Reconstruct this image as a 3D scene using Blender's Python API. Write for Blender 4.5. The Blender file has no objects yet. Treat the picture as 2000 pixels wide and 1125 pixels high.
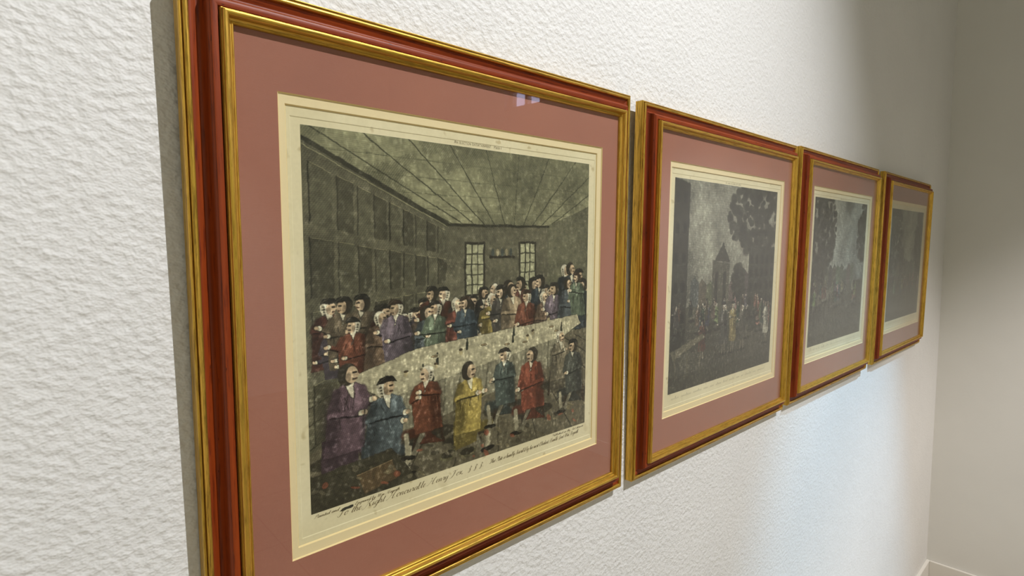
import bpy, bmesh, math, random
import numpy as np
from mathutils import Matrix, Vector
random.seed(4); RNG = np.random.default_rng(11)
sc = bpy.context.scene
COL = sc.collection

# ------------------------------------------------------------------ place
# P: pictures' common plane coordinates (x along the wall, y depth, z up, metres) -> world
LEAN = 0.0180                      # the frames hang from above and lean forward a little
FLOOR = 1.597
P2W = Matrix.Translation((0, 0, -0.336 + FLOOR)) @ Matrix.Rotation(LEAN, 4, 'X') @ Matrix.Translation((0, -0.0223, 0.336))
CAM = (-0.4581, -0.5603, 0.0988); YAW, PIT, ROL, FPX = 0.7449, -0.0905, 0.0094, 1100.94
def W(x, y, z): return P2W @ Vector((x, y, z))

# ------------------------------------------------------------------ helpers
def tag(o, label=None, cat=None, group=None, kind=None):
    if label: o['label'] = label
    if cat: o['category'] = cat
    if group: o['group'] = group
    if kind: o['kind'] = kind
    return o
def link_mesh(name, me, mat, parent=None):
    o = bpy.data.objects.new(name, me); COL.objects.link(o)
    if mat is not None: me.materials.append(mat)
    if parent is not None: o.parent = parent
    return o
def mesh_from(name, verts, faces, mat, parent=None, smooth=False):
    me = bpy.data.meshes.new(name); me.from_pydata(verts, [], faces); me.update()
    if smooth:
        me.polygons.foreach_set('use_smooth', [True]*len(me.polygons))
    return link_mesh(name, me, mat, parent)
def box(name, x0, x1, y0, y1, z0, z1, mat, parent=None, bevel=0):
    bm = bmesh.new(); bmesh.ops.create_cube(bm, size=1)
    for v in bm.verts:
        v.co = Vector(((x0+x1)/2+v.co.x*(x1-x0), (y0+y1)/2+v.co.y*(y1-y0), (z0+z1)/2+v.co.z*(z1-z0)))
    if bevel: bmesh.ops.bevel(bm, geom=bm.edges[:], offset=bevel, segments=2, affect='EDGES')
    me = bpy.data.meshes.new(name); bm.to_mesh(me); bm.free()
    return link_mesh(name, me, mat, parent)
def s2l(c):
    return tuple(((v/255)/12.92 if v/255 <= .04045 else ((v/255+.055)/1.055)**2.4) for v in c)

class NT:
    def __init__(s, name):
        s.m = bpy.data.materials.new(name); s.m.use_nodes = True; s.t = s.m.node_tree
        s.t.nodes.clear(); s.out = s.n('ShaderNodeOutputMaterial')
    def n(s, typ, **kw):
        nd = s.t.nodes.new(typ)
        for k, v in kw.items(): setattr(nd, k, v)
        return nd
    def l(s, a, b): s.t.links.new(a, b)
    def set(s, nd, **kw):
        for k, v in kw.items():
            nd.inputs[k.replace('_', ' ')].default_value = v
        return nd
    def mix(s, fac, a, b, mode='MIX'):
        nd = s.n('ShaderNodeMix', data_type='RGBA', blend_type=mode)
        for i, v in ((0, fac), (6, a), (7, b)):
            if hasattr(v, 'is_linked') or isinstance(v, bpy.types.NodeSocket): s.l(v, nd.inputs[i])
            else: nd.inputs[i].default_value = v if i == 0 else (*v[:3], 1)
        return nd.outputs[2]
    def ramp(s, src, stops):
        r = s.n('ShaderNodeValToRGB'); e = r.color_ramp.elements
        while len(e) < len(stops): e.new(.5)
        for q, (p, c) in zip(e, stops):
            q.position = p; q.color = (c, c, c, 1) if not hasattr(c, '__len__') else (*c, 1)
        s.l(src, r.inputs[0]); return r.outputs[0]
    def noise(s, vec, scale, detail=4, rough=.55):
        nd = s.n('ShaderNodeTexNoise'); s.set(nd, Scale=scale, Detail=detail, Roughness=rough)
        if vec is not None: s.l(vec, nd.inputs['Vector'])
        return nd.outputs['Fac']
    def mapping(s, src, scale=(1, 1, 1), rot=(0, 0, 0), loc=(0, 0, 0)):
        mp = s.n('ShaderNodeMapping'); mp.inputs['Scale'].default_value = scale
        mp.inputs['Rotation'].default_value = rot; mp.inputs['Location'].default_value = loc
        s.l(src, mp.inputs['Vector']); return mp.outputs[0]
    def bump(s, h, strength, dist, prev=None):
        b = s.n('ShaderNodeBump'); s.set(b, Strength=strength, Distance=dist); s.l(h, b.inputs['Height'])
        if prev is not None: s.l(prev, b.inputs['Normal'])
        return b.outputs[0]
    def pbr(s, color, rough=.5, metal=0, normal=None, spec=None, coat=0):
        p = s.n('ShaderNodeBsdfPrincipled')
        if isinstance(color, bpy.types.NodeSocket): s.l(color, p.inputs['Base Color'])
        else: p.inputs['Base Color'].default_value = (*color[:3], 1)
        if isinstance(rough, bpy.types.NodeSocket): s.l(rough, p.inputs['Roughness'])
        else: p.inputs['Roughness'].default_value = rough
        if isinstance(metal, bpy.types.NodeSocket): s.l(metal, p.inputs['Metallic'])
        else: p.inputs['Metallic'].default_value = metal
        if normal is not None: s.l(normal, p.inputs['Normal'])
        if spec is not None: p.inputs['Specular IOR Level'].default_value = spec
        if coat: p.inputs['Coat Weight'].default_value = coat; p.inputs['Coat Roughness'].default_value = .15
        s.l(p.outputs[0], s.out.inputs[0]); return s.m

# ------------------------------------------------------------------ materials
def m_plaster(name, col, strength):
    t = NT(name); co = t.n('ShaderNodeTexCoord').outputs['Object']
    v = t.mapping(co, scale=(1, 1, 1))
    st = t.mapping(co, scale=(1.0, 1.0, 1.2), rot=(0, math.radians(-28), 0))
    a = t.noise(st, 104, 2.2, .5); b = t.noise(v, 30, 3, .5); c = t.noise(v, 260, 2, .5)
    aa = t.ramp(a, [(.28, 0.), (.50, .42), (.76, 1.)])
    # the plaster is floated smoother towards the far corner
    sep = t.n('ShaderNodeSeparateXYZ'); t.l(co, sep.inputs[0])
    sm = t.n('ShaderNodeMapRange'); sm.interpolation_type = 'SMOOTHSTEP'; t.l(sep.outputs[0], sm.inputs['Value'])
    for kk, vv in (('From Min', .3), ('From Max', 1.6), ('To Min', 1.0), ('To Max', .32)): sm.inputs[kk].default_value = vv
    mu = t.n('ShaderNodeMath', operation='MULTIPLY'); t.l(aa, mu.inputs[0]); t.l(sm.outputs[0], mu.inputs[1])
    n1 = t.bump(b, strength*.40, .008)
    n2 = t.bump(mu.outputs[0], strength, .0034, n1)
    n3 = t.bump(c, strength*.25, .0008, n2)
    d = t.noise(v, 3.0, 3)
    colr = t.mix(t.ramp(d, [(.35, 0.), (.65, 1.)]), col, tuple(x*.965 for x in col))
    return t.pbr(colr, .62, normal=n3, spec=.35)
M_WALL = m_plaster('white_roughcast_plaster', (.755, .742, .705), .46)
M_SIDE = m_plaster('white_smooth_plaster', (.735, .72, .665), .08)
def m_plain(name, col, rough=.6, bump=0.0, bs=300):
    t = NT(name); co = t.n('ShaderNodeTexCoord').outputs['Object']
    n = None
    if bump: n = t.bump(t.noise(co, bs, 3), bump, .0006)
    return t.pbr(col, rough, normal=n, spec=.3)
M_BASE = m_plain('white_baseboard_paint', (.74, .71, .64), .45, .1, 60)
M_CEIL = m_plain('white_ceiling_paint', (.78, .77, .74), .8, .1, 60)
def m_floor():
    t = NT('grey_brown_stone_floor'); co = t.n('ShaderNodeTexCoord').outputs['Object']
    a = t.noise(co, 9, 6, .6)
    c = t.mix(t.ramp(a, [(.3, 0.), (.7, 1.)]), s2l((150, 134, 112)), s2l((182, 168, 146)))
    br = t.n('ShaderNodeTexBrick', offset=0.0); t.set(br, Scale=1.0)
    br.inputs['Brick Width'].default_value = .6; br.inputs['Row Height'].default_value = .6
    br.inputs['Mortar Size'].default_value = .004
    br.inputs['Color1'].default_value = (1, 1, 1, 1); br.inputs['Color2'].default_value = (.92, .92, .92, 1)
    br.inputs['Mortar'].default_value = (.3, .27, .23, 1)
    t.l(co, br.inputs['Vector'])
    return t.pbr(t.mix(1.0, c, br.outputs[0], 'MULTIPLY'), .4)
M_FLOOR = m_floor()

def m_gold(name, seed, base=(226, 178, 80), dark=(84, 56, 12), edge=.5):
    t = NT(name); uv = t.n('ShaderNodeUVMap').outputs[0]
    s = t.mapping(uv, scale=(3.0, 260, 1), loc=(seed*3.1, seed, 0))
    a = t.noise(s, 1.0, 5, .62)
    b = t.noise(t.mapping(uv, scale=(26, 420, 1), loc=(seed, seed*2, 0)), 1.0, 4, .7)
    c = t.noise(t.mapping(uv, scale=(55, 160, 1), loc=(seed*7, 0, 0)), 1.0, 2, .5)
    f = t.ramp(a, [(.40, 0.), (.62, .85)])
    col = t.mix(f, s2l(base), s2l((184, 150, 50)))
    f2 = t.ramp(b, [(.48, 0.), (.64, edge)])
    col = t.mix(f2, col, s2l(dark))
    f3 = t.ramp(c, [(.75, 0.), (.79, 1.)])
    col = t.mix(f3, col, s2l((48, 26, 10)))
    met = t.ramp(b, [(.6, .78), (.75, .25)])
    rg = t.ramp(a, [(.3, .30), (.7, .46)])
    n = t.bump(b, .22, .0006)
    return t.pbr(col, rg, met, n)
def m_red(name, seed):
    t = NT(name); uv = t.n('ShaderNodeUVMap').outputs[0]
    a = t.noise(t.mapping(uv, scale=(4, 120, 1), loc=(seed, seed*2, 0)), 1.0, 4, .6)
    b = t.noise(t.mapping(uv, scale=(22, 330, 1), loc=(seed*5, seed, 0)), 1.0, 3, .6)
    vor = t.noise(t.mapping(uv, scale=(70, 260, 1), loc=(seed*2, seed*9, 0)), 1.0, 1, .5)
    c = t.mix(t.ramp(a, [(.3, 0.), (.72, 1.)]), s2l((148, 62, 18)), s2l((108, 38, 5)))
    c = t.mix(t.ramp(b, [(.54, 0.), (.70, .7)]), c, s2l((62, 12, 6)))
    c = t.mix(t.ramp(vor, [(.74, 0.), (.78, .9)]), c, s2l((30, 8, 5)))
    return t.pbr(c, .44, 0, t.bump(b, .15, .0006), spec=.28)
def m_mat():
    t = NT('terracotta_linen_mat'); co = t.n('ShaderNodeTexCoord').outputs['Object']
    wx = t.noise(t.mapping(co, scale=(90, 1, 2300)), 1.0, 2, .6)
    wz = t.noise(t.mapping(co, scale=(2300, 1, 90)), 1.0, 2, .6)
    slub = t.noise(t.mapping(co, scale=(7, 1, 700)), 1.0, 2, .5)
    big = t.noise(co, 7, 3, .5)
    c = t.mix(t.ramp(big, [(.3, 0.), (.7, 1.)]), s2l((172, 114, 94)), s2l((163, 109, 92)))
    c = t.mix(t.ramp(wx, [(.35, .10), (.65, 0.)]), c, s2l((120, 66, 52)))
    c = t.mix(t.ramp(wz, [(.35, .08), (.65, 0.)]), c, s2l((205, 145, 128)))
    c = t.mix(t.ramp(slub, [(.70, 0.), (.78, .30)]), c, s2l((130, 70, 56)))
    return t.pbr(c, .85, 0, t.bump(wx, .3, .0003), spec=.15)
M_MAT = m_mat()
M_BEVEL = m_plain('cream_mat_core', s2l((240, 214, 158)), .7)
M_LINER = m_plain('cream_mat_board', s2l((238, 216, 170)), .75, .15, 900)
def m_paper(seed):
    t = NT('aged_print_paper'); co = t.n('ShaderNodeTexCoord').outputs['Object']
    v = t.mapping(co, loc=(seed, 0, seed*2))
    big = t.noise(v, 9, 4, .6); fox = t.noise(v, 85, 1.2, .4); fine = t.noise(v, 300, 3, .5)
    patch = t.noise(v, 26, 2, .5)
    c = t.mix(t.ramp(big, [(.35, 0.), (.7, 1.)]), s2l((238, 224, 186)), s2l((226, 211, 170)))
    f = t.ramp(fox, [(.69, 0.), (.79, .55)])
    c = t.mix(f, c, s2l((176, 152, 100)))
    f = t.ramp(patch, [(.68, 0.), (.78, .35)])
    c = t.mix(f, c, s2l((190, 168, 118)))
    c = t.mix(t.ramp(fine, [(.3, .10), (.7, 0.)]), c, s2l((170, 155, 115)))
    return t.pbr(c, .8, spec=.2)
M_PAPER = [m_paper(k*3.7) for k in range(4)]
def m_picture():
    t = NT('hand_coloured_ink'); a = t.n('ShaderNodeVertexColor', layer_name='ink')
    return t.pbr(a.outputs[0], .75, spec=.15)
M_PIC = m_picture()
M_INK = m_plain('brown_black_ink', s2l((112, 94, 62)), .8)
M_INK2 = m_plain('faded_ink', s2l((128, 116, 86)), .8)
M_BACK = m_plain('brown_backing_paper', s2l((120, 88, 56)), .8)
def m_glass():
    t = NT('picture_glass')
    tr = t.n('ShaderNodeBsdfTransparent'); tr.inputs[0].default_value = (.985, .995, .985, 1)
    gl = t.n('ShaderNodeBsdfGlossy'); gl.inputs['Roughness'].default_value = .012
    fr = t.n('ShaderNodeFresnel'); geo = t.n('ShaderNodeNewGeometry')
    mr = t.n('ShaderNodeMapRange'); mr.inputs['To Min'].default_value = 1.5; mr.inputs['To Max'].default_value = 1/1.5
    t.l(geo.outputs['Backfacing'], mr.inputs['Value']); t.l(mr.outputs[0], fr.inputs[0])
    mx = t.n('ShaderNodeMixShader')
    t.l(fr.outputs[0], mx.inputs[0]); t.l(tr.outputs[0], mx.inputs[1]); t.l(gl.outputs[0], mx.inputs[2])
    t.l(mx.outputs[0], t.out.inputs[0]); return t.m
M_GLASS = m_glass()

# ------------------------------------------------------------------ frame geometry
MW, MH = 0.4959, 0.4737
SL, ST, SB = 0.0382, 0.0513, 0.0579              # mat window -> sight edge: sides, top, bottom
SX, SZT, SZB = MW/2+SL, MH/2+ST, -(MH/2+SB)
OUT = 0.0415; BACK = 0.0223
def sweep(name, prof, mat, parent, smooth_deg=38):
    """prof: closed loop of (u outward, h towards the room)"""
    verts, faces, uvs = [], [], []
    n = len(prof)
    cum = [0]
    for i in range(n): 
        a, b = prof[i], prof[(i+1) % n]; cum.append(cum[-1]+math.hypot(a[0]-b[0], a[1]-b[1]))
    for side in range(4):
        NS = 24
        base = len(verts)
        for k in range(NS+1):
            tt = k/NS
            for (u, h) in prof:
                x0, x1, z0, z1 = -SX-u, SX+u, SZB-u, SZT+u
                if side == 0: p = (x0+(x1-x0)*tt, -h, z1)
                if side == 1: p = (x1, -h, z1+(z0-z1)*tt)
                if side == 2: p = (x1+(x0-x1)*tt, -h, z0)
                if side == 3: p = (x0, -h, z0+(z1-z0)*tt)
                verts.append(p)
        for k in range(NS):
            for i in range(n):
                j = (i+1) % n
                faces.append((base+k*n+i, base+(k+1)*n+i, base+(k+1)*n+j, base+k*n+j))
                s0, s1 = side*1.7+k/NS*.66, side*1.7+(k+1)/NS*.66
                uvs += [(s0, cum[i]), (s1, cum[i]), (s1, cum[i+1]), (s0, cum[i+1])]
    me = bpy.data.meshes.new(name); me.from_pydata(verts, [], faces)
    uvl = me.uv_layers.new(name='UVMap')
    uvl.data.foreach_set('uv', np.array(uvs, dtype=np.float32).ravel())
    me.polygons.foreach_set('use_smooth', [True]*len(me.polygons))
    me.update(); me.validate()
    bm = bmesh.new(); bm.from_mesh(me)
    bmesh.ops.recalc_face_normals(bm, faces=bm.faces[:])
    bm.to_mesh(me); bm.free()
    try: me.set_sharp_from_angle(angle=math.radians(smooth_deg))
    except Exception: pass
    return link_mesh(name, me, mat, parent)
def chaikin(pts, it=2):
    for _ in range(it):
        q = [pts[0]]
        for a, b in zip(pts[:-1], pts[1:]):
            q.append((a[0]*.75+b[0]*.25, a[1]*.75+b[1]*.25)); q.append((a[0]*.25+b[0]*.75, a[1]*.25+b[1]*.75))
        q.append(pts[-1]); pts = q
    return pts
INNER = [(0, -.010)] + [(0, .0030)] + chaikin([(.0001, .0032), (.0008, .0046), (.0020, .0046), (.0023, .0040)], 2) \
    + chaikin([(.0024, .0040), (.0042, .0044), (.0050, .0082), (.0062, .0108), (.0092, .0112), (.0102, .0096), (.0106, .0070)], 2) \
    + [(.0112, .0068), (.0119, .0046), (.0119, -.010)]
RED = [(.0119, -.014), (.0119, .0012), (.0128, .0016), (.0130, .0044), (.0150, .0048)] + chaikin([(.0160, .0048), (.0186, .0047), (.0190, .0036)], 1) \
    + chaikin([(.0192, .0034), (.0212, .0010), (.0222, -.0060), (.0255, -.0108), (.0290, -.0092), (.0318, -.0082), (.0332, -.0084)], 3) + [(.0332, -.014)]
OUTER = [(.0332, -BACK), (.0332, -.0084)] + chaikin([(.0333, -.0078), (.0338, -.0052), (.0362, -.0046), (.0380, -.0060), (.0384, -.0078)], 2) \
    + [(.0388, -.0096), (.0391, -.0096)] + chaikin([(.0392, -.0074), (.0406, -.0068), (.0414, -.0080), (OUT, -.0096)], 2) + [(OUT, -BACK)]

def ring(name, xo0, xo1, zo0, zo1, xi0, xi1, zi0, zi1, y0, th, bev, mat, bmat, parent):
    """flat board with a bevelled window: front at y0 (faces -y), thickness th"""
    O = [(xo0, zo0), (xo1, zo0), (xo1, zo1), (xo0, zo1)]
    I = [(xi0, zi0), (xi1, zi0), (xi1, zi1), (xi0, zi1)]
    B = [(xi0+bev, zi0+bev), (xi1-bev, zi0+bev), (xi1-bev, zi1-bev), (xi0+bev, zi1-bev)]
    v = [(x, y0, z) for x, z in O]+[(x, y0, z) for x, z in I]+[(x, y0+th, z) for x, z in O]+[(x, y0+th, z) for x, z in B]
    f = []
    for i in range(4):
        j = (i+1) % 4
        f += [(i, j, 4+j, 4+i), (8+j, 8+i, 12+i, 12+j), (j, i, 8+i, 8+j)]
    o = mesh_from(name, v, f, mat, parent)
    fb = [(4+i, 4+(i+1) % 4, 12+(i+1) % 4, 12+i) for i in range(4)]
    used = v[4:8]+v[12:16]
    mesh_from('bevel', used, [(i, (i+1) % 4, 4+(i+1) % 4, 4+i) for i in range(4)], bmat, o)
    return o

# ------------------------------------------------------------------ pictures: generic hand-coloured engravings
def fbm(h, w, sx, sy, oct=4, rng=RNG):
    out = np.zeros((h, w)); amp = 1; tot = 0
    for o in range(oct):
        gh, gw = max(2, int(sy*2**o)+2), max(2, int(sx*2**o)+2)
        g = rng.random((gh, gw))
        yy = np.linspace(0, gh-1.001, h); xx = np.linspace(0, gw-1.001, w)
        y0 = yy.astype(int); x0 = xx.astype(int); fy = (yy-y0)[:, None]; fx = (xx-x0)[None, :]
        fy = fy*fy*(3-2*fy); fx = fx*fx*(3-2*fx)
        a = g[y0][:, x0]; b = g[y0][:, x0+1]; c = g[y0+1][:, x0]; d = g[y0+1][:, x0+1]
        out += amp*((a*(1-fx)+b*fx)*(1-fy)+(c*(1-fx)+d*fx)*fy); tot += amp; amp *= .55
    return out/tot
class Canvas:
    def __init__(s, w, h, seed):
        s.w, s.h = w, h; s.r = np.random.default_rng(seed)
        s.a = np.zeros((h, w, 3)); s.a[:] = (92, 90, 72)
        s.X, s.Y = np.meshgrid((np.arange(w)+.5)/w, (np.arange(h)+.5)/h)
    def blend(s, m, c, sl=None):
        c = np.array(c, float); s.a[sl] = s.a[sl]*(1-m[..., None])+c*m[..., None]
    def bbox(s, x0, x1, y0, y1):
        X0, X1 = max(0, int(x0*s.w)-1), min(s.w, int(x1*s.w)+2); Y0, Y1 = max(0, int(y0*s.h)-1), min(s.h, int(y1*s.h)+2)
        return (slice(Y0, max(Y0, Y1)), slice(X0, max(X0, X1)))
    def poly(s, pts, c, a=1.0):
        xs = [p[0] for p in pts]; ys = [p[1] for p in pts]; sl = s.bbox(min(xs), max(xs), min(ys), max(ys))
        X, Y = s.X[sl], s.Y[sl]
        if X.size == 0: return
        ins = np.zeros(X.shape, bool)
        for i in range(len(pts)):
            x1, y1 = pts[i]; x2, y2 = pts[(i+1) % len(pts)]
            if y1 == y2: continue
            cnd = ((y1 > Y) != (y2 > Y)) & (X < (x2-x1)*(Y-y1)/(y2-y1)+x1); ins ^= cnd
        s.blend(ins*a, c, sl)
    def ell(s, x, y, rx, ry, c, a=1.0, rot=0, soft=.12):
        R = max(rx, ry)*1.2; sl = s.bbox(x-R, x+R, y-R, y+R); X, Y = s.X[sl]-x, s.Y[sl]-y
        if X.size == 0: return
        cr, sr = math.cos(rot), math.sin(rot); U = (X*cr+Y*sr)/rx; V = (-X*sr+Y*cr)/ry
        d = np.sqrt(U*U+V*V); s.blend(np.clip((1-d)/soft+.5, 0, 1)*a, c, sl)
    def line(s, x1, y1, x2, y2, wd, c, a=1.0):
        sl = s.bbox(min(x1, x2)-wd, max(x1, x2)+wd, min(y1, y2)-wd, max(y1, y2)+wd); X, Y = s.X[sl], s.Y[sl]
        if X.size == 0: return
        dx, dy = x2-x1, y2-y1; L2 = dx*dx+dy*dy+1e-12; t = np.clip(((X-x1)*dx+(Y-y1)*dy)/L2, 0, 1)
        d = np.hypot(X-x1-t*dx, Y-y1-t*dy); s.blend(np.clip((wd-d)/(wd*.5)+.3, 0, 1)*a, c, sl)
    def person(s, x, y, h, coat, facing=1, seated=True, hat=None, leg=(70, 66, 56), legs=False):
        """y = foot/seat level, h = visible height"""
        r = s.r; hd = h*(.118 if seated else .072); top = y-h; sh = top+hd*2.15; wdt = h*(.225 if seated else .13)*(.9+.25*r.random())
        tn = r.integers(-16, 12); sk = (182+tn, 156+tn, 124+tn)
        dk = tuple(v*.42 for v in coat); md = tuple(v*.7 for v in coat); lt = tuple(min(235, v*1.42+14) for v in coat)
        lean = facing*h*(.02+.07*r.random())*(1 if seated else .3); xh = x+lean
        if not seated:
            s.ell(x, y, wdt*1.2, h*.018, (44, 42, 34), .7)
            s.poly([(x-wdt*.5, y-h*.45), (x+wdt*.5, y-h*.45), (x+wdt*.55, y), (x+wdt*.2, y), (x, y-h*.3), (x-wdt*.15, y), (x-wdt*.5, y)], leg)
            s.poly([(x-wdt*.75, sh+h*.06), (x+wdt*.75, sh+h*.06), (x+wdt*1.15, y-h*.24), (x+wdt*.3, y-h*.20), (x-wdt*1.2, y-h*.23)], coat)
        if legs:
            kx, ky = x+facing*h*.36, y-h*.03
            s.line(x, y-h*.04, kx, ky, h*.085, md); s.line(kx, ky, kx-facing*h*.03, y+h*.30, h*.045, (140, 132, 108)); s.line(x+facing*h*.1, y, kx-facing*h*.12, ky+h*.32, h*.042, (112, 106, 86))
            s.ell(kx+facing*h*.02, y+h*.32, h*.075, h*.028, (34, 32, 26)); s.ell(kx-facing*h*.07, y+h*.33, h*.07, h*.028, (34, 32, 26))
            s.poly([(x-wdt*1.05, y-h*.2), (x+wdt*.8, y-h*.2), (x+facing*wdt*.7, y+h*.16), (x-facing*wdt*1.1, y+h*.22)], md)
        yb = y-(0 if seated else h*.40)
        body = [(xh-wdt*.30, sh-hd*.25), (xh+wdt*.30, sh-hd*.25), (xh+wdt*.74, sh+hd*.30), (xh+wdt*.95, sh+hd*1.3), (x+wdt*.98, yb), (x-wdt*1.0, yb), (xh-wdt*.98, sh+hd*1.3), (xh-wdt*.76, sh+hd*.30)]
        s.poly(body, coat)
        s.ell(x-facing*wdt*.55, (sh+yb)/2+hd*.3, wdt*.42, (yb-sh)*.45, dk, .55, soft=.8)
        s.ell(xh+facing*wdt*.40, sh+hd*1.2, wdt*.26, hd*1.2, lt, .55, soft=.8)
        for k in range(7):
            xx = x+(r.random()-.5)*wdt*1.7; y0 = sh+hd*(.6+r.random()*1.5); s.line(xx, y0, xx+(r.random()-.5)*wdt*.7, min(yb, y0+h*.22), h*.006, dk if k % 3 else lt, .55)
        for sd in (facing, -facing):
            ax, ay = xh+facing*wdt*(.5+r.random()*1.0), sh+hd*(1.0+r.random()*2.6)
            ex, ey = xh+sd*wdt*.95, (sh+ay)/2+hd*1.1
            s.line(xh+sd*wdt*.66, sh+hd*.5, ex, ey, hd*.42, md if sd != facing else coat); s.line(ex, ey, ax, ay, hd*.34, coat)
            s.line(ex, ey+hd*.25, ax, ay+hd*.28, hd*.08, dk); s.ell(ax-facing*hd*.1, ay, hd*.30, hd*.32, (196, 188, 162)); s.ell(ax+facing*hd*.2, ay, hd*.27, hd*.25, sk)
        s.poly([(xh-hd*.45, sh-hd*.3), (xh+hd*.45, sh-hd*.3), (xh+facing*hd*.3, sh+hd*1.3), (xh, sh+hd*1.0)], (198, 190, 164), .9)
        wig = r.random() < .5
        hc = (190, 182, 160) if wig else (52, 46, 36)
        s.ell(xh-facing*hd*.22, top+hd*1.05, hd*.86, hd*1.05, hc)
        if wig:
            for k in range(4): s.ell(xh-facing*hd*(.85-.08*k), top+hd*(.9+.32*k), hd*.24, hd*.20, (168, 160, 136)); s.ell(xh-facing*hd*(.72-.08*k), top+hd*(1.0+.32*k), hd*.12, hd*.1, (96, 90, 72))
        s.ell(xh+facing*hd*.20, top+hd*1.15, hd*.58, hd*.82, sk)
        s.ell(xh-facing*hd*.12, top+hd*1.4, hd*.22, hd*.40, tuple(v*.68 for v in sk), .8, soft=.6)
        s.ell(xh+facing*hd*.74, top+hd*1.22, hd*.15, hd*.13, sk)
        s.line(xh+facing*hd*.32, top+hd*.98, xh+facing*hd*.58, top+hd*.98, hd*.07, (54, 42, 30)); s.line(xh+facing*hd*.34, top+hd*1.58, xh+facing*hd*.62, top+hd*1.56, hd*.06, (110, 62, 46))
        if hat is not None:
            s.poly([(xh-hd*1.1, top+hd*.62), (xh-hd*.7, top+hd*.05), (xh-hd*.1, top-hd*.12), (xh+hd*.6, top+hd*.02), (xh+hd*1.1, top+hd*.62), (xh+hd*.3, top+hd*.5), (xh-hd*.3, top+hd*.55)], hat)
            s.line(xh-hd*1.05, top+hd*.6, xh-hd*.1, top-hd*.05, hd*.06, (120, 114, 92), .6)
    def engrave(s, amt=1.0):
        """fine parallel and crossed engraving lines, heavier in the dark tones, and uneven inking"""
        H, Wd = s.a.shape[:2]; yy, xx = np.mgrid[0:H, 0:Wd]
        # hand-drawn wobble, then pen outlines where tones change
        dx = (fbm(H, Wd, 26, 26, 3, s.r)-.5)*Wd*.006; dy = (fbm(H, Wd, 26, 26, 3, s.r)-.5)*H*.006
        s.a = s.a[np.clip((yy+dy).astype(int), 0, H-1), np.clip((xx+dx).astype(int), 0, Wd-1)]
        lum = s.a.mean(-1)/255
        gy, gx = np.gradient(lum); ed = np.clip(np.hypot(gx, gy)*6-.10, 0, 1)
        s.a = s.a*(1-.45*ed[..., None]*amt)
        # small worked strokes of light and shade
        n1 = fbm(H, Wd, 110, 150, 2, s.r); n2 = fbm(H, Wd, 150, 70, 2, s.r); busy = .5+.5*np.clip((yy/H-.25)*3, 0, 1)
        s.a = s.a*(1+(.30*(n1-.5)+.30*(n2-.5))[..., None]*busy[..., None]*amt)+(np.clip(n1*n2*4-1.35, 0, 1)*30*busy)[..., None]
        wob = fbm(H, Wd, 6, 6, 3, s.r)*8
        l1 = .5+.5*np.sin((yy+wob)*2*np.pi/3.1); l2 = .5+.5*np.sin((xx*.8+yy*.6+wob)*2*np.pi/3.7)
        n = fbm(H, Wd, 60, 60, 3, s.r); g = s.r.random((H, Wd))
        k = 1.06-amt*(.20*l1*(1-lum)+.16*l2*(lum < .42)+.10*g)+amt*.30*(n-.5)
        s.a = np.clip(s.a*k[..., None], 8, 255)
    def blotch(s, sx, sy, amt, tint=(0, 0, 0), region=None):
        f = (fbm(s.h, s.w, sx, sy, 4, s.r)-.5)*2*amt
        if region is not None: f = f*region
        s.a = np.clip(s.a*(1+f[..., None]), 5, 255)
COATS = [(84, 92, 96), (110, 62, 44), (140, 122, 62), (92, 104, 84), (112, 90, 70), (70, 66, 60), (124, 70, 56), (98, 86, 96), (136, 118, 92), (60, 72, 80)]
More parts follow.
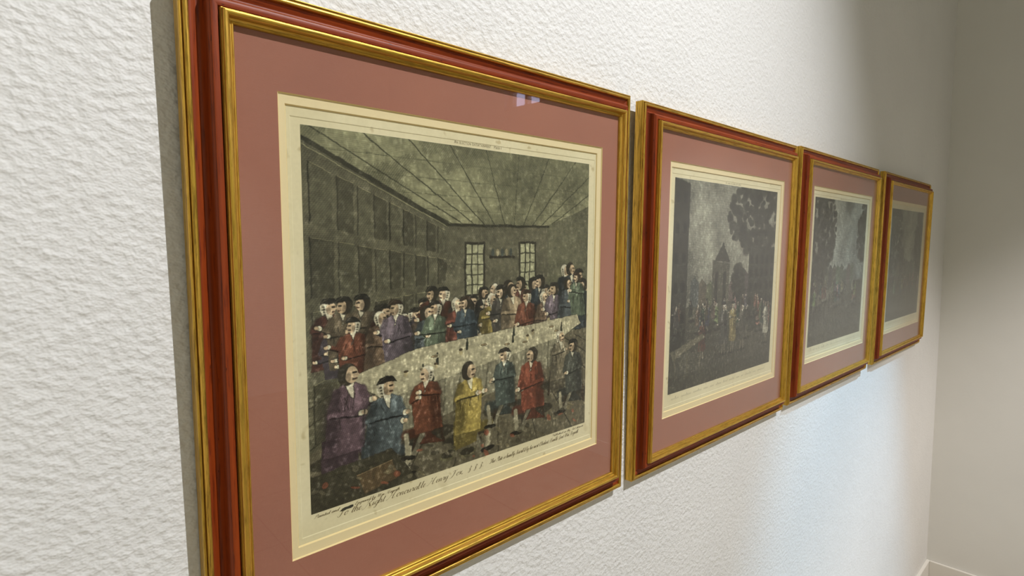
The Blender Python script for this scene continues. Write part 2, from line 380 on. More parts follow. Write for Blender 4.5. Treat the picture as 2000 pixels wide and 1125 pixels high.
def picture_room(w, h):
    c = Canvas(w, h, 5)
    # plank ceiling, panelled side walls and a back wall round a vanishing point
    c.poly([(0, 0), (1, 0), (1, .16), (.80, .235), (.40, .235), (0, .03)], (116, 114, 86))
    c.blotch(5, 4, .22)
    for k in range(17):
        x0 = -.5+k*.13; c.line(x0, 0, .60+(x0-.5)*.30, .235, .0013, (70, 70, 52), .75)
    for y in (.05, .10, .145, .19): c.line(.05, y, .97, y+.01, .0010, (84, 84, 62), .5)
    c.poly([(0, .03), (.40, .235), (.40, .60), (0, .86)], (96, 92, 72))
    c.poly([(1, .16), (.80, .235), (.80, .58), (1, .68)], (100, 98, 76))
    c.poly([(.40, .235), (.80, .235), (.80, .60), (.40, .60)], (98, 94, 74))
    for i in range(9):
        t0, t1 = i/9+.012, (i+1)/9-.012
        for j in range(4):
            def q(t, v): 
                x = .40*t**.75; yt = .03+.205*(x/.40); yb = .86-.26*(x/.40); return (x, yt+(yb-yt)*v)
            v0, v1 = .06+j*.235, .06+j*.235+.19
            c.poly([q(t0, v0), q(t1, v0), q(t1, v1), q(t0, v1)], (74, 71, 55) if (i+j) % 2 else (88, 85, 66), .9)
            a, b = q(t0, v0), q(t1, v0); c.line(*a, *b, .0016, (134, 128, 96), .75)
            a, b = q(t0, v1), q(t0, v0); c.line(*a, *b, .0014, (44, 42, 32), .7)
    c.line(0, .03, .40, .235, .006, (60, 58, 44)); c.line(0, .045, .40, .243, .002, (132, 128, 96))
    c.line(.40, .238, .80, .238, .004, (58, 56, 42))
    # two plain tall windows on the back wall, a shelf of jugs between them
    for x0 in (.46, .67):
        c.poly([(x0, .29), (x0+.075, .29), (x0+.075, .46), (x0, .46)], (60, 56, 44))
        c.poly([(x0+.006, .297), (x0+.069, .297), (x0+.069, .455), (x0+.006, .455)], (150, 148, 116))
        for k in range(1, 3): c.line(x0+.006+k*.021, .297, x0+.006+k*.021, .455, .0012, (60, 58, 44))
        for k in range(1, 5): c.line(x0+.006, .297+k*.032, x0+.069, .297+k*.032, .0010, (60, 58, 44))
    c.line(.555, .34, .65, .34, .004, (50, 44, 34))
    for k in range(5): c.ell(.565+k*.018, .325, .006, .013, (128, 118, 90) if k % 2 else (70, 76, 70))
    # standing people at the back
    for k in range(46):
        x = .05+.93*(k+.5)/46+.02*c.r.standard_normal(); hh = .15+.05*c.r.random(); y = .62+.05*c.r.random()-.07*x+(.03 if k % 2 else 0)
        co = tuple(v*.68 for v in COATS[c.r.integers(len(COATS))])
        c.person(x, y, hh, co, 1 if c.r.random() < .5 else -1, True, (40, 38, 32) if c.r.random() < .75 else None)
    c.blotch(9, 9, .14)
    # floor
    c.poly([(0, .84), (.35, .66), (1, .62), (1, 1), (0, 1)], (100, 92, 72)); c.blotch(6, 6, .12)
    for k in range(15):
        x0 = -.6+k*.17; c.line(.55+(x0-.5)*.35, .64, x0, 1, .0013, (52, 48, 36), .8)
    # people behind the long table
    for k, x in enumerate(np.linspace(.13, .95, 15)):
        x += .012*c.r.standard_normal(); y = .655-.055*x+.012*c.r.standard_normal()
        c.person(x, y, .165+.02*c.r.random(), COATS[(k*3+1) % len(COATS)], 1 if k % 2 else -1, True, [(44, 40, 34), None, (60, 44, 34), None][k % 4])
    # table with a pale cloth
    c.poly([(.10, .655), (.30, .60), (.95, .565), (.97, .60), (.88, .64), (.20, .735)], (158, 150, 122))
    c.poly([(.10, .655), (.20, .735), (.20, .86), (.11, .80)], (96, 92, 74))
    c.poly([(.20, .735), (.88, .64), (.87, .73), (.20, .86)], (124, 118, 96))
    for k in range(26):
        x = .21+k*.026; y = .735-(x-.2)*.14; c.line(x, y, x+.006*c.r.standard_normal(), y+.10, .0030, (88, 84, 66) if k % 2 else (150, 144, 118), .55)
    for k in range(22):
        t = c.r.random(); x = .2+.68*t; y = .685-.09*t+.022*c.r.standard_normal()
        if k % 3 == 0: c.ell(x, y, .018, .007, (186, 178, 146)); c.ell(x, y-.001, .012, .004, (130, 112, 80))
        elif k % 3 == 1: c.poly([(x-.004, y), (x-.003, y-.024), (x+.003, y-.024), (x+.004, y)], (46, 52, 42)); c.line(x, y-.024, x, y-.034, .0017, (46, 52, 42))
        else: c.ell(x, y-.006, .006, .009, (160, 146, 108)); c.ell(x, y-.013, .006, .003, (90, 70, 44))
    # people and stools in front
    spec = [(.085, .86, .27, (96, 74, 84), 1, None), (.19, .90, .25, (78, 88, 92), 1, (38, 36, 32)), (.335, .86, .22, (110, 62, 42), -1, None), (.47, .90, .25, (150, 130, 62), 1, None),
            (.62, .84, .21, (74, 84, 78), -1, (44, 38, 32)), (.74, .88, .24, (126, 62, 42), -1, None), (.86, .80, .20, (120, 110, 88), 1, None), (.94, .86, .22, (72, 74, 66), -1, (36, 34, 30))]
    for x, y, hh, co, f, hat in spec:
        c.ell(x, y+.012, .09, .022, (46, 42, 32), .8)
        c.poly([(x-.045, y-.02), (x+.045, y-.02), (x+.05, y), (x-.05, y)], (70, 52, 36))
        c.line(x-.04, y, x-.05, y+.045, .005, (56, 42, 30)); c.line(x+.04, y, x+.05, y+.045, .005, (56, 42, 30))
        c.person(x, y, hh*.92, co, f, True, hat, legs=True)
    # a few plain crates and a sleeping dog of no importance in the foreground dark
    c.poly([(0, .90), (.22, .88), (.30, 1), (0, 1)], (62, 58, 44))
    c.poly([(.12, .93), (.22, .915), (.24, .97), (.14, .99)], (92, 74, 50)); c.line(.12, .93, .22, .915, .002, (134, 112, 78))
    for x, y in ((.40, .955), (.47, .965)): c.ell(x, y, .032, .017, (94, 88, 62)); c.ell(x, y-.003, .025, .011, (52, 48, 36))
    for k in range(60):
        x, y = c.r.random(), .90+.09*c.r.random(); c.ell(x, y, .004+.012*c.r.random(), .003+.006*c.r.random(), [(132, 120, 88), (60, 56, 44), (150, 78, 54), (108, 100, 78)][k % 4], .7, c.r.random())
    c.engrave(1.0)
    return c.a
def picture_street(w, h, kind):
    c = Canvas(w, h, 20+kind)
    dk = [(58, 58, 48), (60, 62, 54), (66, 68, 62)][kind]
    c.a[:] = [(128, 126, 108), (122, 122, 108), (122, 122, 112)][kind]
    c.blotch(4, 3, .30); c.blotch(9, 7, .12)
    hz = .60
    c.poly([(0, hz), (1, hz-.02), (1, 1), (0, 1)], (86, 82, 66))
    for k in range(9):
        x = .15+.07*k; hh = .08+.05*c.r.random(); c.poly([(x, hz), (x, hz-hh), (x+.03, hz-hh-.03), (x+.07, hz-hh), (x+.07, hz)], tuple(v*(.8+.3*c.r.random()) for v in (98, 96, 80)))
    def foliage(cx, cy, rx, ry, n):
        for _ in range(n):
            a, rr = c.r.random()*6.28, math.sqrt(c.r.random()); s = .012+.02*c.r.random(); tone = .75+.55*c.r.random()
            c.ell(cx+rx*rr*math.cos(a), cy+ry*rr*math.sin(a), s, s*.8, tuple(v*tone for v in dk), .85, soft=.4)
    def house(x0, x1, y0, y1, col):
        c.poly([(x0, y0), (x1, y0+.02), (x1, y1), (x0, y1)], col)
        nx = max(1, int((x1-x0)/.06))
        for i in range(nx):
            for j in range(5):
                xx = x0+(x1-x0)*(i+.3)/nx; yy = y0+.06+(y1-y0-.1)*j/5; c.poly([(xx, yy), (xx+.025, yy), (xx+.025, yy+.05), (xx, yy+.05)], tuple(v*.6 for v in col)); c.line(xx, yy+.052, xx+.027, yy+.052, .002, tuple(v*1.4 for v in col))
    if kind == 0:
        house(0, .12, 0, .80, (62, 60, 48)); foliage(.78, .16, .30, .20, 260); house(.70, 1, .30, .78, (66, 66, 54)); house(.34, .50, .38, .66, (92, 88, 70))
        c.poly([(.36, .38), (.43, .29), (.50, .39)], (74, 70, 56)); foliage(.60, .52, .06, .10, 60)
    elif kind == 1:
        foliage(.12, .20, .26, .34, 340); foliage(.94, .22, .12, .24, 130); house(0, .22, .42, .82, (70, 68, 56)); c.poly([(.05, .66), (.62, .58), (.62, .64), (.05, .74)], (104, 98, 78)); 
        for k in range(7): c.line(.08+k*.085, .70-.012*k, .08+k*.085, .86-.02*k, .004, (60, 54, 42))
    else:
        foliage(.10, .25, .22, .34, 300); foliage(.90, .26, .15, .30, 200); house(.30, .42, .34, .64, (90, 88, 76)); house(.80, 1, .42, .74, (76, 76, 66))
    for k in range(30):
        x = .04+.92*c.r.random(); y = .66+.16*c.r.random()**1.5
        if kind == 1: y -= .06*(1-x)
        hh = .07+(y-.62)*.62; co = COATS[c.r.integers(len(COATS))]
        c.ell(x+.01, y, hh*.25, .008, (48, 46, 38), .7)
        c.person(x, y, hh, tuple(v*(.75+.5*c.r.random()) for v in co), 1 if k % 2 else -1, False, (42, 40, 34) if k % 3 else None, leg=(110, 106, 90))
    if kind == 0:
        for (x, hh, co) in ((.47, .27, (86, 84, 78)), (.56, .27, (150, 128, 60)), (.66, .25, (92, 88, 74)), (.93, .25, (150, 144, 124)), (.27, .2, (120, 60, 46))):
            c.person(x, .87, hh, co, -1, False, (40, 38, 32), leg=(118, 110, 88))
        c.poly([(0, .80), (.27, .74), (.30, .76), (.03, .84)], (120, 112, 84))
        for xx in (.04, .14, .25): c.line(xx, .80, xx+.01, .93, .006, (104, 96, 72))
    g = c.a.mean(-1, keepdims=True); c.a = g+(c.a-g)*.55+np.clip(g-130, 0, 60)*.25
    c.blotch(7, 7, .16); c.poly([(0, .92), (1, .93), (1, 1), (0, 1)], (66, 64, 52), .45)
    c.engrave(.8)
    return np.clip((c.a-100)*1.12+84, 6, 255)
def picture_mesh(name, arr, x0, x1, z0, z1, y, parent):
    h, w, _ = arr.shape
    xs = np.linspace(x0, x1, w); zs = np.linspace(z1, z0, h)
    co = np.empty((h, w, 3), np.float32); co[..., 0] = xs[None, :]; co[..., 1] = y; co[..., 2] = zs[:, None]
    nf = (h-1)*(w-1); i = (np.arange(h-1)[:, None]*w+np.arange(w-1)[None, :]).ravel()
    quads = np.stack([i, i+w, i+w+1, i+1], -1).astype(np.int32)
    me = bpy.data.meshes.new(name); me.vertices.add(h*w); me.vertices.foreach_set('co', co.ravel())
    me.loops.add(nf*4); me.loops.foreach_set('vertex_index', quads.ravel())
    me.polygons.add(nf); me.polygons.foreach_set('loop_start', np.arange(nf, dtype=np.int32)*4)
    me.polygons.foreach_set('loop_total', np.full(nf, 4, np.int32))
    me.update(calc_edges=True)
    g = arr.mean(-1, keepdims=True); arr = g+(arr-g)*.80
    v = np.clip(arr*np.array([1.20, 1.18, 1.12]), 0, 255)/255.0; lin = np.where(v <= .04045, v/12.92, ((v+.055)/1.055)**2.4)
    rgba = np.ones((h*w, 4), np.float32); rgba[:, :3] = lin.reshape(-1, 3)
    ca = me.color_attributes.new(name='ink', type='FLOAT_COLOR', domain='POINT'); ca.data.foreach_set('color', rgba.ravel())
    return link_mesh(name, me, M_PIC, parent)

# ------------------------------------------------------------------ copperplate lettering (pen strokes)
# each glyph: (advance, [stroke, ...]); stroke = list of (x, y) with baseline 0, x-height 1, ascender 2, descender -1
G = {
 'a': (.95, [[(.75,.85),(.45,1),(.12,.6),(.15,.12),(.45,.02),(.72,.5),(.78,.95)], [(.78,.95),(.70,.2),(.85,.02),(1.0,.25)]]),
 'b': (.85, [[(.0,.3),(.35,1.2),(.42,1.9),(.22,1.95),(.15,1.2),(.15,.25),(.35,.0),(.65,.3),(.6,.85),(.8,.9)]]),
 'c': (.72, [[(.62,.8),(.45,1),(.15,.7),(.12,.2),(.35,.0),(.75,.3)]]),
 'd': (.95, [[(.72,.8),(.45,1),(.12,.6),(.15,.12),(.45,.02),(.72,.5)], [(.85,2.0),(.74,1.0),(.70,.2),(.85,.02),(1.0,.25)]]),
 'e': (.72, [[(.0,.3),(.45,.6),(.5,.9),(.32,1),(.12,.65),(.15,.15),(.38,.0),(.75,.3)]]),
 'g': (.92, [[(.75,.85),(.45,1),(.12,.6),(.15,.15),(.45,.05),(.72,.5)], [(.80,1.0),(.70,-.3),(.45,-.95),(.15,-.8),(.45,-.3),(.98,.3)]]),
 'h': (.98, [[(.0,.3),(.35,1.2),(.40,1.9),(.22,1.95),(.15,1.2),(.12,.0)], [(.15,.5),(.45,.98),(.68,.8),(.66,.2),(.80,.02),(1.0,.3)]]),
 'i': (.50, [[(.0,.3),(.22,.95)], [(.22,.95),(.15,.2),(.30,.02),(.52,.3)], [(.30,1.45),(.33,1.52)]]),
 'l': (.55, [[(.0,.3),(.32,1.2),(.40,1.9),(.22,1.95),(.15,1.2),(.15,.2),(.32,.0),(.56,.3)]]),
 'm': (1.5, [[(.0,.5),(.18,.98),(.15,.0)], [(.16,.5),(.42,.98),(.60,.8),(.58,.0)], [(.6,.5),(.88,.98),(1.08,.8),(1.06,.2),(1.2,.02),(1.5,.35)]]),
 'n': (1.05, [[(.0,.5),(.18,.98),(.15,.0)], [(.16,.5),(.45,.98),(.68,.8),(.66,.2),(.80,.02),(1.05,.35)]]),
 'o': (.85, [[(.45,1),(.15,.75),(.12,.2),(.38,.0),(.68,.3),(.66,.8),(.45,1),(.88,.8)]]),
 'p': (.95, [[(.0,.4),(.22,1.25),(.10,-1.0)], [(.16,.4),(.45,.98),(.70,.7),(.62,.15),(.35,.0),(.98,.25)]]),
 'r': (.72, [[(.0,.4),(.18,1.1),(.25,.9),(.5,.95),(.45,.3),(.55,.02),(.75,.3)]]),
 's': (.62, [[(.0,.2),(.35,1.1),(.42,.8),(.48,.3),(.3,.0),(.08,.12)], [(.3,.0),(.65,.3)]]),
 't': (.58, [[(.0,.3),(.30,1.0),(.38,1.6)], [(.38,1.6),(.18,.2),(.35,.0),(.6,.3)], [(.1,1.05),(.5,1.1)]]),
 'u': (1.0, [[(.0,.5),(.15,.98),(.12,.2),(.3,.0),(.6,.4),(.72,.98)], [(.72,.98),(.68,.2),(.82,.02),(1.02,.3)]]),
 'v': (.85, [[(.0,.6),(.18,1.0),(.2,.3),(.35,.0),(.68,.5),(.65,.95),(.88,.85)]]),
 'w': (1.2, [[(.0,.6),(.18,1.0),(.15,.2),(.35,.0),(.58,.95),(.55,.2),(.75,.0),(1.02,.6),(1.0,.95),(1.2,.85)]]),
 'x': (.85, [[(.0,.6),(.25,.98),(.4,.5),(.6,.02),(.85,.25)], [(.75,.95),(.1,.05)]]),
 'y': (1.0, [[(.0,.5),(.15,.98),(.12,.25),(.3,.05),(.6,.4),(.75,.98)], [(.75,.98),(.62,-.4),(.4,-.95),(.12,-.75),(.45,-.25),(1.0,.35)]]),
 'T': (1.5, [[(.1,1.5),(.3,1.95),(.8,1.85),(1.4,2.05)], [(.95,1.9),(.75,.5),(.45,-.02),(.1,.15),(.15,.4)]]),
 'R': (1.7, [[(-.5,-.35),(-.1,-.3),(.35,.5),(.6,1.9)], [(.2,1.4),(.6,2.0),(1.2,2.0),(1.3,1.5),(.75,1.05)], [(.75,1.05),(1.0,.7),(1.2,.1),(1.6,.1)]]),
 'H': (2.1, [[(-.35,.05),(-.1,.0),(.35,.6),(.75,2.0),(.4,1.85)], [(1.75,2.05),(1.35,1.5),(1.15,.2),(1.4,.0),(1.8,.3)], [(.45,1.0),(1.35,1.1)]]),
 'F': (1.6, [[(.15,1.6),(.5,2.0),(1.0,1.9),(1.6,2.1)], [(.9,1.9),(.75,.7),(.3,-.15),(-.3,-.25)], [(.6,1.0),(1.2,1.1)]]),
 'P': (1.4, [[(.0,.1),(.35,.2),(.6,1.9)], [(.15,1.4),(.55,2.0),(1.15,1.95),(1.25,1.4),(.7,1.0)]]),
 'E': (1.3, [[(1.15,1.75),(.85,2.0),(.5,1.7),(.75,1.1),(.4,.9),(.15,.4),(.45,.0),(1.0,.25)]]),
 'I': (1.0, [[(.2,1.6),(.5,1.95),(.9,2.0)], [(.7,1.95),(.5,.5),(.2,.0),(-.1,.2)]]),
 'O': (1.6, [[(.8,2.0),(.35,1.6),(.2,.7),(.5,.05),(1.1,.2),(1.4,1.2),(1.1,1.95),(.7,1.9),(.55,1.4)]]),
 'S': (1.3, [[(1.15,1.7),(.9,2.0),(.55,1.7),(.75,1.1),(.85,.5),(.5,.0),(.05,.15),(.1,.4)]]),
 'W': (2.2, [[(.1,1.6),(.35,2.0),(.4,1.0),(.5,.0)], [(.5,.0),(1.2,1.95),(1.25,.9),(1.3,.0)], [(1.3,.0),(1.9,1.6),(2.1,2.0)]]),
 'A': (1.6, [[(-.1,.1),(.2,.1),(.9,1.4),(1.1,2.0)], [(1.1,2.0),(1.1,.3),(1.35,.0),(1.6,.2)], [(.5,.8),(1.15,.85)]]),
 '&': (1.0, [[(.2,1.3),(.45,1.6),(.7,1.3),(.4,.8),(.65,.2),(.4,-.5),(.1,-.3),(.35,.2),(.8,.7)]]),
 ',': (.4, [[(.15,.1),(.18,.0),(.08,-.3)]]), '.': (.4, [[(.12,.0),(.20,.06)]]), "'": (.3, [[(.25,1.9),(.18,1.5)]]),
 '-': (1.2, [[(.1,.5),(.6,.6),(1.1,.5)]]),
}
def crom(p, n=4):
    if len(p) == 2: return [p[0], ((p[0][0]+p[1][0])/2, (p[0][1]+p[1][1])/2), p[1]]
    q = [p[0]]+p+[p[-1]]; out = []
    for i in range(1, len(q)-2):
        a, b, c_, d = q[i-1:i+3]
        for k in range(n):
            t = k/n; out.append(tuple(.5*((2*b[j])+(-a[j]+c_[j])*t+(2*a[j]-5*b[j]+4*c_[j]-d[j])*t*t+(-a[j]+3*b[j]-3*c_[j]+d[j])*t**3) for j in (0, 1)))
    out.append(p[-1]); return out
def script(name, text, x0, x1, z, size, mat, parent, y, slant=.55, thick=.16, scale_at=None):
    adv = 0; items = []
    for ch in text:
        if ch == ' ': adv += .75; continue
        if ch == '|': adv += 1.6; continue
        g = G[ch]; items.append((adv, g, ch)); adv += g[0]+.02
    k = (x1-x0)/adv; verts, faces = [], []
    for a0, g, ch in items:
        for st in g[1]:
            pts = crom(st)
            L = len(verts)
            for i, (px, py) in enumerate(pts):
                qa = pts[max(0, i-1)]; qb = pts[min(len(pts)-1, i+1)]
                dx, dy = qb[0]-qa[0], qb[1]-qa[1]; ln = math.hypot(dx, dy)+1e-9
                down = abs(dy)/ln if dy < 0 else 0.0
                wd = thick*(.42+.95*down)*.5
                if ch in '.': wd = thick*.8
                nx, ny = -dy/ln*wd, dx/ln*wd
                for sgn in (1, -1):
                    gx, gy = px+sgn*nx, py+sgn*ny
                    verts.append((x0+(a0+gx)*k+gy*size*slant, y, z+gy*size))
            for i in range(len(pts)-1):
                b = L+2*i; faces.append((b, b+1, b+3, b+2))
    return mesh_from(name, verts, faces, mat, parent)
def scribble(name, x0, x1, z, size, n, mat, parent, y, seed):
    """a line of lettering too small to read"""
    r = random.Random(seed); verts, faces = [], []
    x = x0; step = (x1-x0)/n
    while x < x1:
        wl = r.randint(3, 9); pts = []
        for i in range(wl*2):
            hh = size*(r.choice([.9, 1, 1, 1, 1.9]) if i % 2 else 0.0)
            pts.append((x+i*step*.5+hh*.5, z+hh))
        L = len(verts)
        for (px, pz) in pts: verts += [(px-size*.09, y, pz), (px+size*.09, y, pz+size*.03)]
        for i in range(len(pts)-1): b = L+2*i; faces.append((b, b+1, b+3, b+2))
        x += wl*step+step*1.2
    return mesh_from(name, verts, faces, mat, parent)
def roman(name, text, xc, z, size, mat, parent, y, width, spacing=1.12):
    cu = bpy.data.curves.new(name, 'FONT'); cu.body = text; cu.size = size; cu.align_x = 'CENTER'; cu.space_character = spacing
    cu.small_caps_scale = .74; cu.offset = -.00003
    for i, ch in enumerate(text): 
        if ch.islower() and i < text.find('Plate'): cu.body_format[i].use_small_caps = True
    o = bpy.data.objects.new(name, cu); COL.objects.link(o)
    bpy.context.view_layer.update()
    dg = bpy.context.evaluated_depsgraph_get(); me = bpy.data.meshes.new_from_object(o.evaluated_get(dg))
    bpy.data.objects.remove(o)
    me.name = name
    xs = [v.co.x for v in me.vertices]; k = width/(max(xs)-min(xs)); mid = (max(xs)+min(xs))/2
    for v in me.vertices:
        vx, vy = v.co.x, v.co.y; v.co = Vector((xc+(vx-mid)*k, y, z+vy))
    me.materials.clear(); me.update()
    return link_mesh(name, me, mat, parent)

# ------------------------------------------------------------------ the framed prints
LAB = ['large gilt and red framed engraving of an indoor crowd at the left end',
       'gilt and red framed street engraving, second from the left end of the row',
       'gilt and red framed engraving hanging third from the left, between two others',
       'gilt and red framed engraving at the far right end, nearest the room corner']
XK = [0, .6886, 1.3739, 2.1012]; ZK = [0, 0, .0022, .0021]; RK = [.0049, -.0016, -.0029, -.0008]
DEP1, DEP2 = .0017, .0034
def framed(k):
    root = bpy.data.objects.new('framed_print', None); COL.objects.link(root); root.empty_display_size = .1
    tag(root, LAB[k], 'framed picture', 'framed engravings in a row on the white wall')
    # local axes = picture axes; the Empty stands at the frame's lower back edge
    off = Matrix.Translation((0, -BACK, -(SZB-OUT)))
    ry = Matrix.Rotation(-RK[k], 4, 'Y')
    base = P2W @ Matrix.Translation((XK[k], 0, ZK[k])) @ ry @ Matrix.Translation((0, BACK, SZB-OUT))
    root.matrix_world = base
    def P(o): 
        o.data.transform(off) if o.type == 'MESH' else None
        for ch in o.children: P(ch)
        return o
    red = sweep('frame', RED, m_red('red_lacquered_wood', k*1.7+1), root); tag(red, 'dark red lacquered wooden frame moulding')
    inner = sweep('inner_gilt_moulding', INNER, m_gold('worn_gilding', k*2.3+1), red); tag(inner, 'worn gilt inner rail')
    outer = sweep('outer_gilt_moulding', OUTER, m_gold('worn_gilding_edge', k*2.3+7, edge=.7), red); tag(outer, 'worn gilt outer edge')
    P(red)
    mat_ = ring('mat', -SX-.008, SX+.008, SZB-.008, SZT+.008, -MW/2, MW/2, -MH/2, MH/2, 0, DEP1-.0001, .0012, M_MAT, M_BEVEL, root)
    tag(mat_, 'terracotta linen mat'); P(mat_)
    il, ir, it, ib = .0072, .0105, .0100, .0110
    liner = ring('mat_liner', -SX, SX, SZB, SZT, -MW/2+il, MW/2-ir, -MH/2+ib, MH/2-it, DEP1, DEP2-DEP1-.0001, .0012, M_LINER, M_BEVEL, root)
    tag(liner, 'cream inner mat'); P(liner)
    # the printed sheet, with its sunken plate area
    x0, x1, z0, z1 = -MW/2+.0050, MW/2-.0080, -MH/2+.0080, MH/2-.0070
    pm = [(-.2360, .2340, -.2185, .2165), (-.2350, .2330, -.2175, .2155)]
    def rect(a, b, c, d, y): return [(a, y, c), (b, y, c), (b, y, d), (a, y, d)]
    v = rect(x0, x1, z0, z1, DEP2)+rect(*pm[0], DEP2)+rect(*pm[1], DEP2+.0005)
    f = []
    for r0 in (0, 4):
        for i in range(4): j = (i+1) % 4; f.append((r0+i, r0+j, r0+4+j, r0+4+i))
    f.append((8, 9, 10, 11))
    v += rect(x0, x1, z0, z1, DEP2+.0009); f.append((15, 14, 13, 12))
    for i in range(4): j = (i+1) % 4; f.append((j, i, 12+i, 12+j))
    sheet = mesh_from('print', v, f, M_PAPER[k], root); tag(sheet, 'aged cream printed sheet')
    ix0, ix1, iz1, iz0 = -MW/2+.0227, MW/2-.0271+(0, -.0008, -.0048, .005)[k], MH/2-.0275, -MH/2+.0412
    YI = DEP2+.0003
    if k == 0: arr = picture_room(680, 620)
    else: arr = picture_street(*[(300, 280), (200, 190), (140, 150)][k-1], k-1)
    pic = picture_mesh('engraving', arr, ix0, ix1, iz0, iz1, YI, sheet)
    YT = DEP2+.00035
    if k == 0:
        roman('title', 'An Election Entertainment   Plate I', .0033, .2122, .0062, M_INK, sheet, YT, .0765)
        script('dedication', "To the Right Honourable Henry Fox,  & & &.", -.197, .012, -.2087, .0037, M_INK, sheet, YT, slant=.5, thick=.15)
        script('dedication', "This Plate is humbly Inscrib'd by his most Obedient Humble Servt Wm Hogarth.", .022, .206, -.2087, .0028, M_INK, sheet, YT, thick=.24)
        script('credit', "Painted and", -.2225, -.1945, -.2012, .00165, M_INK, sheet, YT, thick=.24)
        script('credit', "Engraved by Wm Hogarth", -.1755, -.118, -.2012, .00165, M_INK, sheet, YT, thick=.24)
        script('credit', "Published as the Act directs", .145, .217, -.2012, .0016, M_INK, sheet, YT, thick=.24)
        bl = [(-.1930, -.2030), (-.1905, -.2005), (-.187, -.1998), (-.184, -.2000), (-.180, -.1994), (-.1772, -.1998), (-.1770, -.2020), (-.180, -.2030), (-.185, -.2028), (-.189, -.2036)]
        mesh_from('ink_blot', [(a, YT, b) for a, b in bl], [tuple(range(len(bl)))[::-1]], m_plain('dark_ink', s2l((56, 54, 44)), .8), sheet)
    else:
        scribble('title', -.035, .035, .2115, .0022, 40, M_INK2, sheet, YT, k)
        scribble('dedication', -.215, .195, -.2085, .0030, 92, M_INK2, sheet, YT, k+9)
    P(sheet)
    gl = box('glass', -SX-.004, SX+.004, -.0022, -.0004, SZB-.004, SZT+.004, M_GLASS, root); tag(gl, 'clear picture glass'); P(gl)
    bk = box('backing_board', -SX-.008, SX+.008, .0048, .0078, SZB-.008, SZT+.008, M_BACK, root); P(bk)
    return root
for k in range(4): framed(k)

# ------------------------------------------------------------------ the room
XR = 2.900          # face of the end wall
XL, YB, HC = -3.2, -5.2, 4.7
def struct(o): o['kind'] = 'structure'; return o
struct(box('wall_back', XL, XR+.5, 0, .25, 0, HC, M_WALL))
struct(box('floor', XL, XR+.5, YB, .25, -.12, 0, M_FLOOR))
struct(box('ceiling', XL, XR+.5, YB, .25, HC, HC+.12, M_CEIL))
struct(box('wall_left', XL-.25, XL, YB, .25, 0, HC, M_SIDE))
# end wall with a deep window recess
WY0, WY1, WZ0, WZ1, T = -3.26, -2.72, 2.72, 4.05, .12
def wall_with_hole():
    bm = bmesh.new()
    def bx(a0, a1, b0, b1, c0, c1):
        g = bmesh.ops.create_cube(bm, size=1)
        for v in g['verts']: v.co = Vector(((a0+a1)/2+v.co.x*(a1-a0), (b0+b1)/2+v.co.y*(b1-b0), (c0+c1)/2+v.co.z*(c1-c0)))
    bx(XR, XR+T, WY1, .0, 0, HC); bx(XR, XR+T, YB, WY0, 0, HC)
    bx(XR, XR+T, WY0, WY1, 0, WZ0); bx(XR, XR+T, WY0, WY1, WZ1, HC)
    me = bpy.data.meshes.new('wall_right'); bm.to_mesh(me); bm.free()
    return link_mesh('wall_right', me, M_SIDE)
struct(wall_with_hole())
struct(box('wall_front', XL, XR+.5, YB-.25, YB, 0, HC, M_SIDE))
# window frame and pane at the outer side of the recess
def frame_ring(name, x0, x1, ya, yb, za, zb, w, mat):
    bm = bmesh.new()
    def bx(b0, b1, c0, c1):
        g = bmesh.ops.create_cube(bm, size=1)
        for v in g['verts']: v.co = Vector(((x0+x1)/2+v.co.x*(x1-x0), (b0+b1)/2+v.co.y*(b1-b0), (c0+c1)/2+v.co.z*(c1-c0)))
    bx(ya, ya+w, za, zb); bx(yb-w, yb, za, zb); bx(ya+w, yb-w, za, za+w); bx(ya+w, yb-w, zb-w, zb)
    me = bpy.data.meshes.new(name); bm.to_mesh(me); bm.free(); return link_mesh(name, me, mat)
wf = struct(frame_ring('window_1', XR+T-.06, XR+T-.01, WY0, WY1, WZ0, WZ1, .045, M_BASE))
struct(box('pane', XR+T-.038, XR+T-.032, WY0+.045, WY1-.045, WZ0+.045, WZ1-.045, M_GLASS, wf))
struct(box('trim_1', XR+T-.06, XR+T-.01, -3.06, -3.03, WZ0+.045, WZ1-.045, M_BASE))
struct(box('wall_outside', 4.1, 4.4, -4.02, -1.6, 0, 6, m_plain('brown_stone', s2l((96, 78, 58)), .9, .8, 8)))
# baseboards, standing proud with a flat top
BH, BT = .110, .014
struct(box('baseboard_back', XL, XR, -BT, 0, 0, BH, M_BASE, bevel=.0015))
struct(box('baseboard_right', XR-BT, XR, YB, -BT, 0, BH, M_BASE, bevel=.0015))

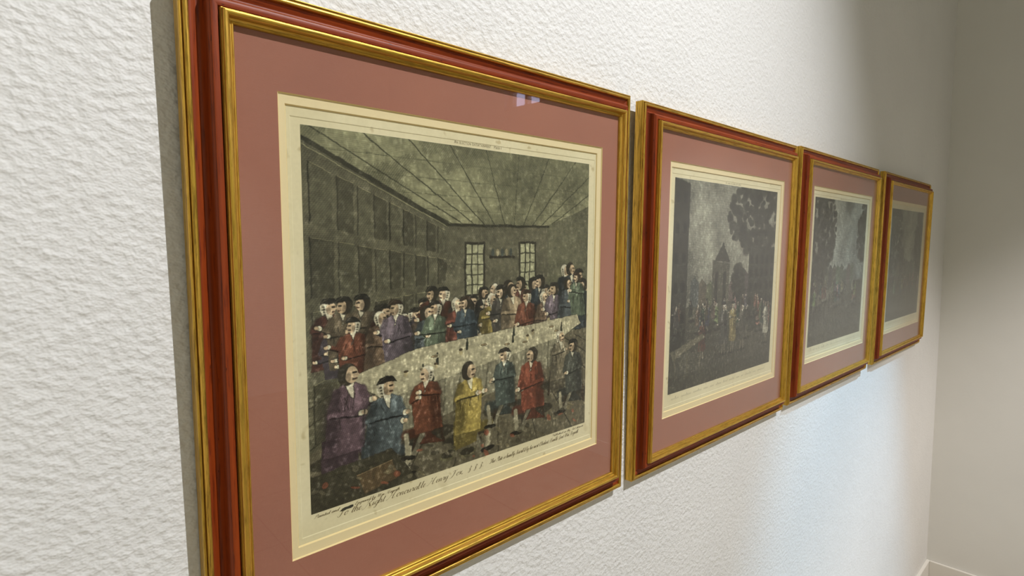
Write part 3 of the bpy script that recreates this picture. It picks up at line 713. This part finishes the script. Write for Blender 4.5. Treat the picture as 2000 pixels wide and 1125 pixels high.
# ------------------------------------------------------------------ light
def spot(name, loc, target, power, col, angle, blend, size):
    l = bpy.data.lights.new(name, 'SPOT'); l.energy = power; l.color = col; l.spot_size = math.radians(angle); l.spot_blend = blend
    l.shadow_soft_size = size
    o = bpy.data.objects.new(name, l); COL.objects.link(o); o.location = loc
    o.rotation_euler = (Vector(target)-Vector(loc)).to_track_quat('-Z', 'Y').to_euler(); return o
WARM = (1.0, .93, .80)
A = W(.95, -2.1, 2.65)
spot('track_and_fill_spot', A, W(-.56, 0, -1.08), 525, (.94, .955, 1.0), 76, .85, .016)
spot('track_and_fill_spot', W(1.9, -1.9, 1.9), W(2.75, -.45, -3.0), 350, (1, .94, .94), 60, .75, .02)
spot('track_and_fill_spot', W(1.6, -1.1, 1.9), W(1.60, -.05, -1.3), 330, (.42, .70, 1), 36, .8, .02)  # added cool spot standing in for the bluish daylight patch on the wall
spot('track_and_fill_spot', (-1.6, -2.6, 3.4), (-3.2, -1.8, 1.2), 300, (.97, 1, .92), 80, .6, .03)  # added lamp, brightens the left wall so the gilding has something to reflect
spot('track_and_fill_spot', (-.4, -3.4, 3.4), (-.4, -5.2, 1.3), 370, (.95, 1, .94), 90, .6, .03)  # added fill, bounced off the front wall as ambient light
w = bpy.data.worlds.new('sky'); sc.world = w; w.use_nodes = True
bg = w.node_tree.nodes['Background']; bg.inputs[0].default_value = (.62, .64, .95, 1); bg.inputs[1].default_value = 5.0

# ------------------------------------------------------------------ camera
cam = bpy.data.cameras.new('camera'); co = bpy.data.objects.new('camera', cam); COL.objects.link(co)
cam.sensor_width = 36; cam.lens = FPX/2000*36; cam.clip_start = .02
fw = Vector((math.cos(PIT)*math.sin(YAW), math.cos(PIT)*math.cos(YAW), math.sin(PIT)))
rt = Vector((math.cos(YAW), -math.sin(YAW), 0)); up = rt.cross(fw)
r2 = rt*math.cos(ROL)+up*math.sin(ROL); u2 = -rt*math.sin(ROL)+up*math.cos(ROL)
mw = Matrix.Identity(4)
for i in range(3): mw[i][0], mw[i][1], mw[i][2] = r2[i], u2[i], -fw[i]
co.matrix_world = P2W @ (Matrix.Translation(CAM) @ mw)
sc.camera = co
sc.view_settings.view_transform = 'Standard'; sc.view_settings.look = 'None'; sc.view_settings.gamma = 1; sc.view_settings.exposure = 0
try: sc.view_settings.use_curve_mapping = False
except Exception: pass
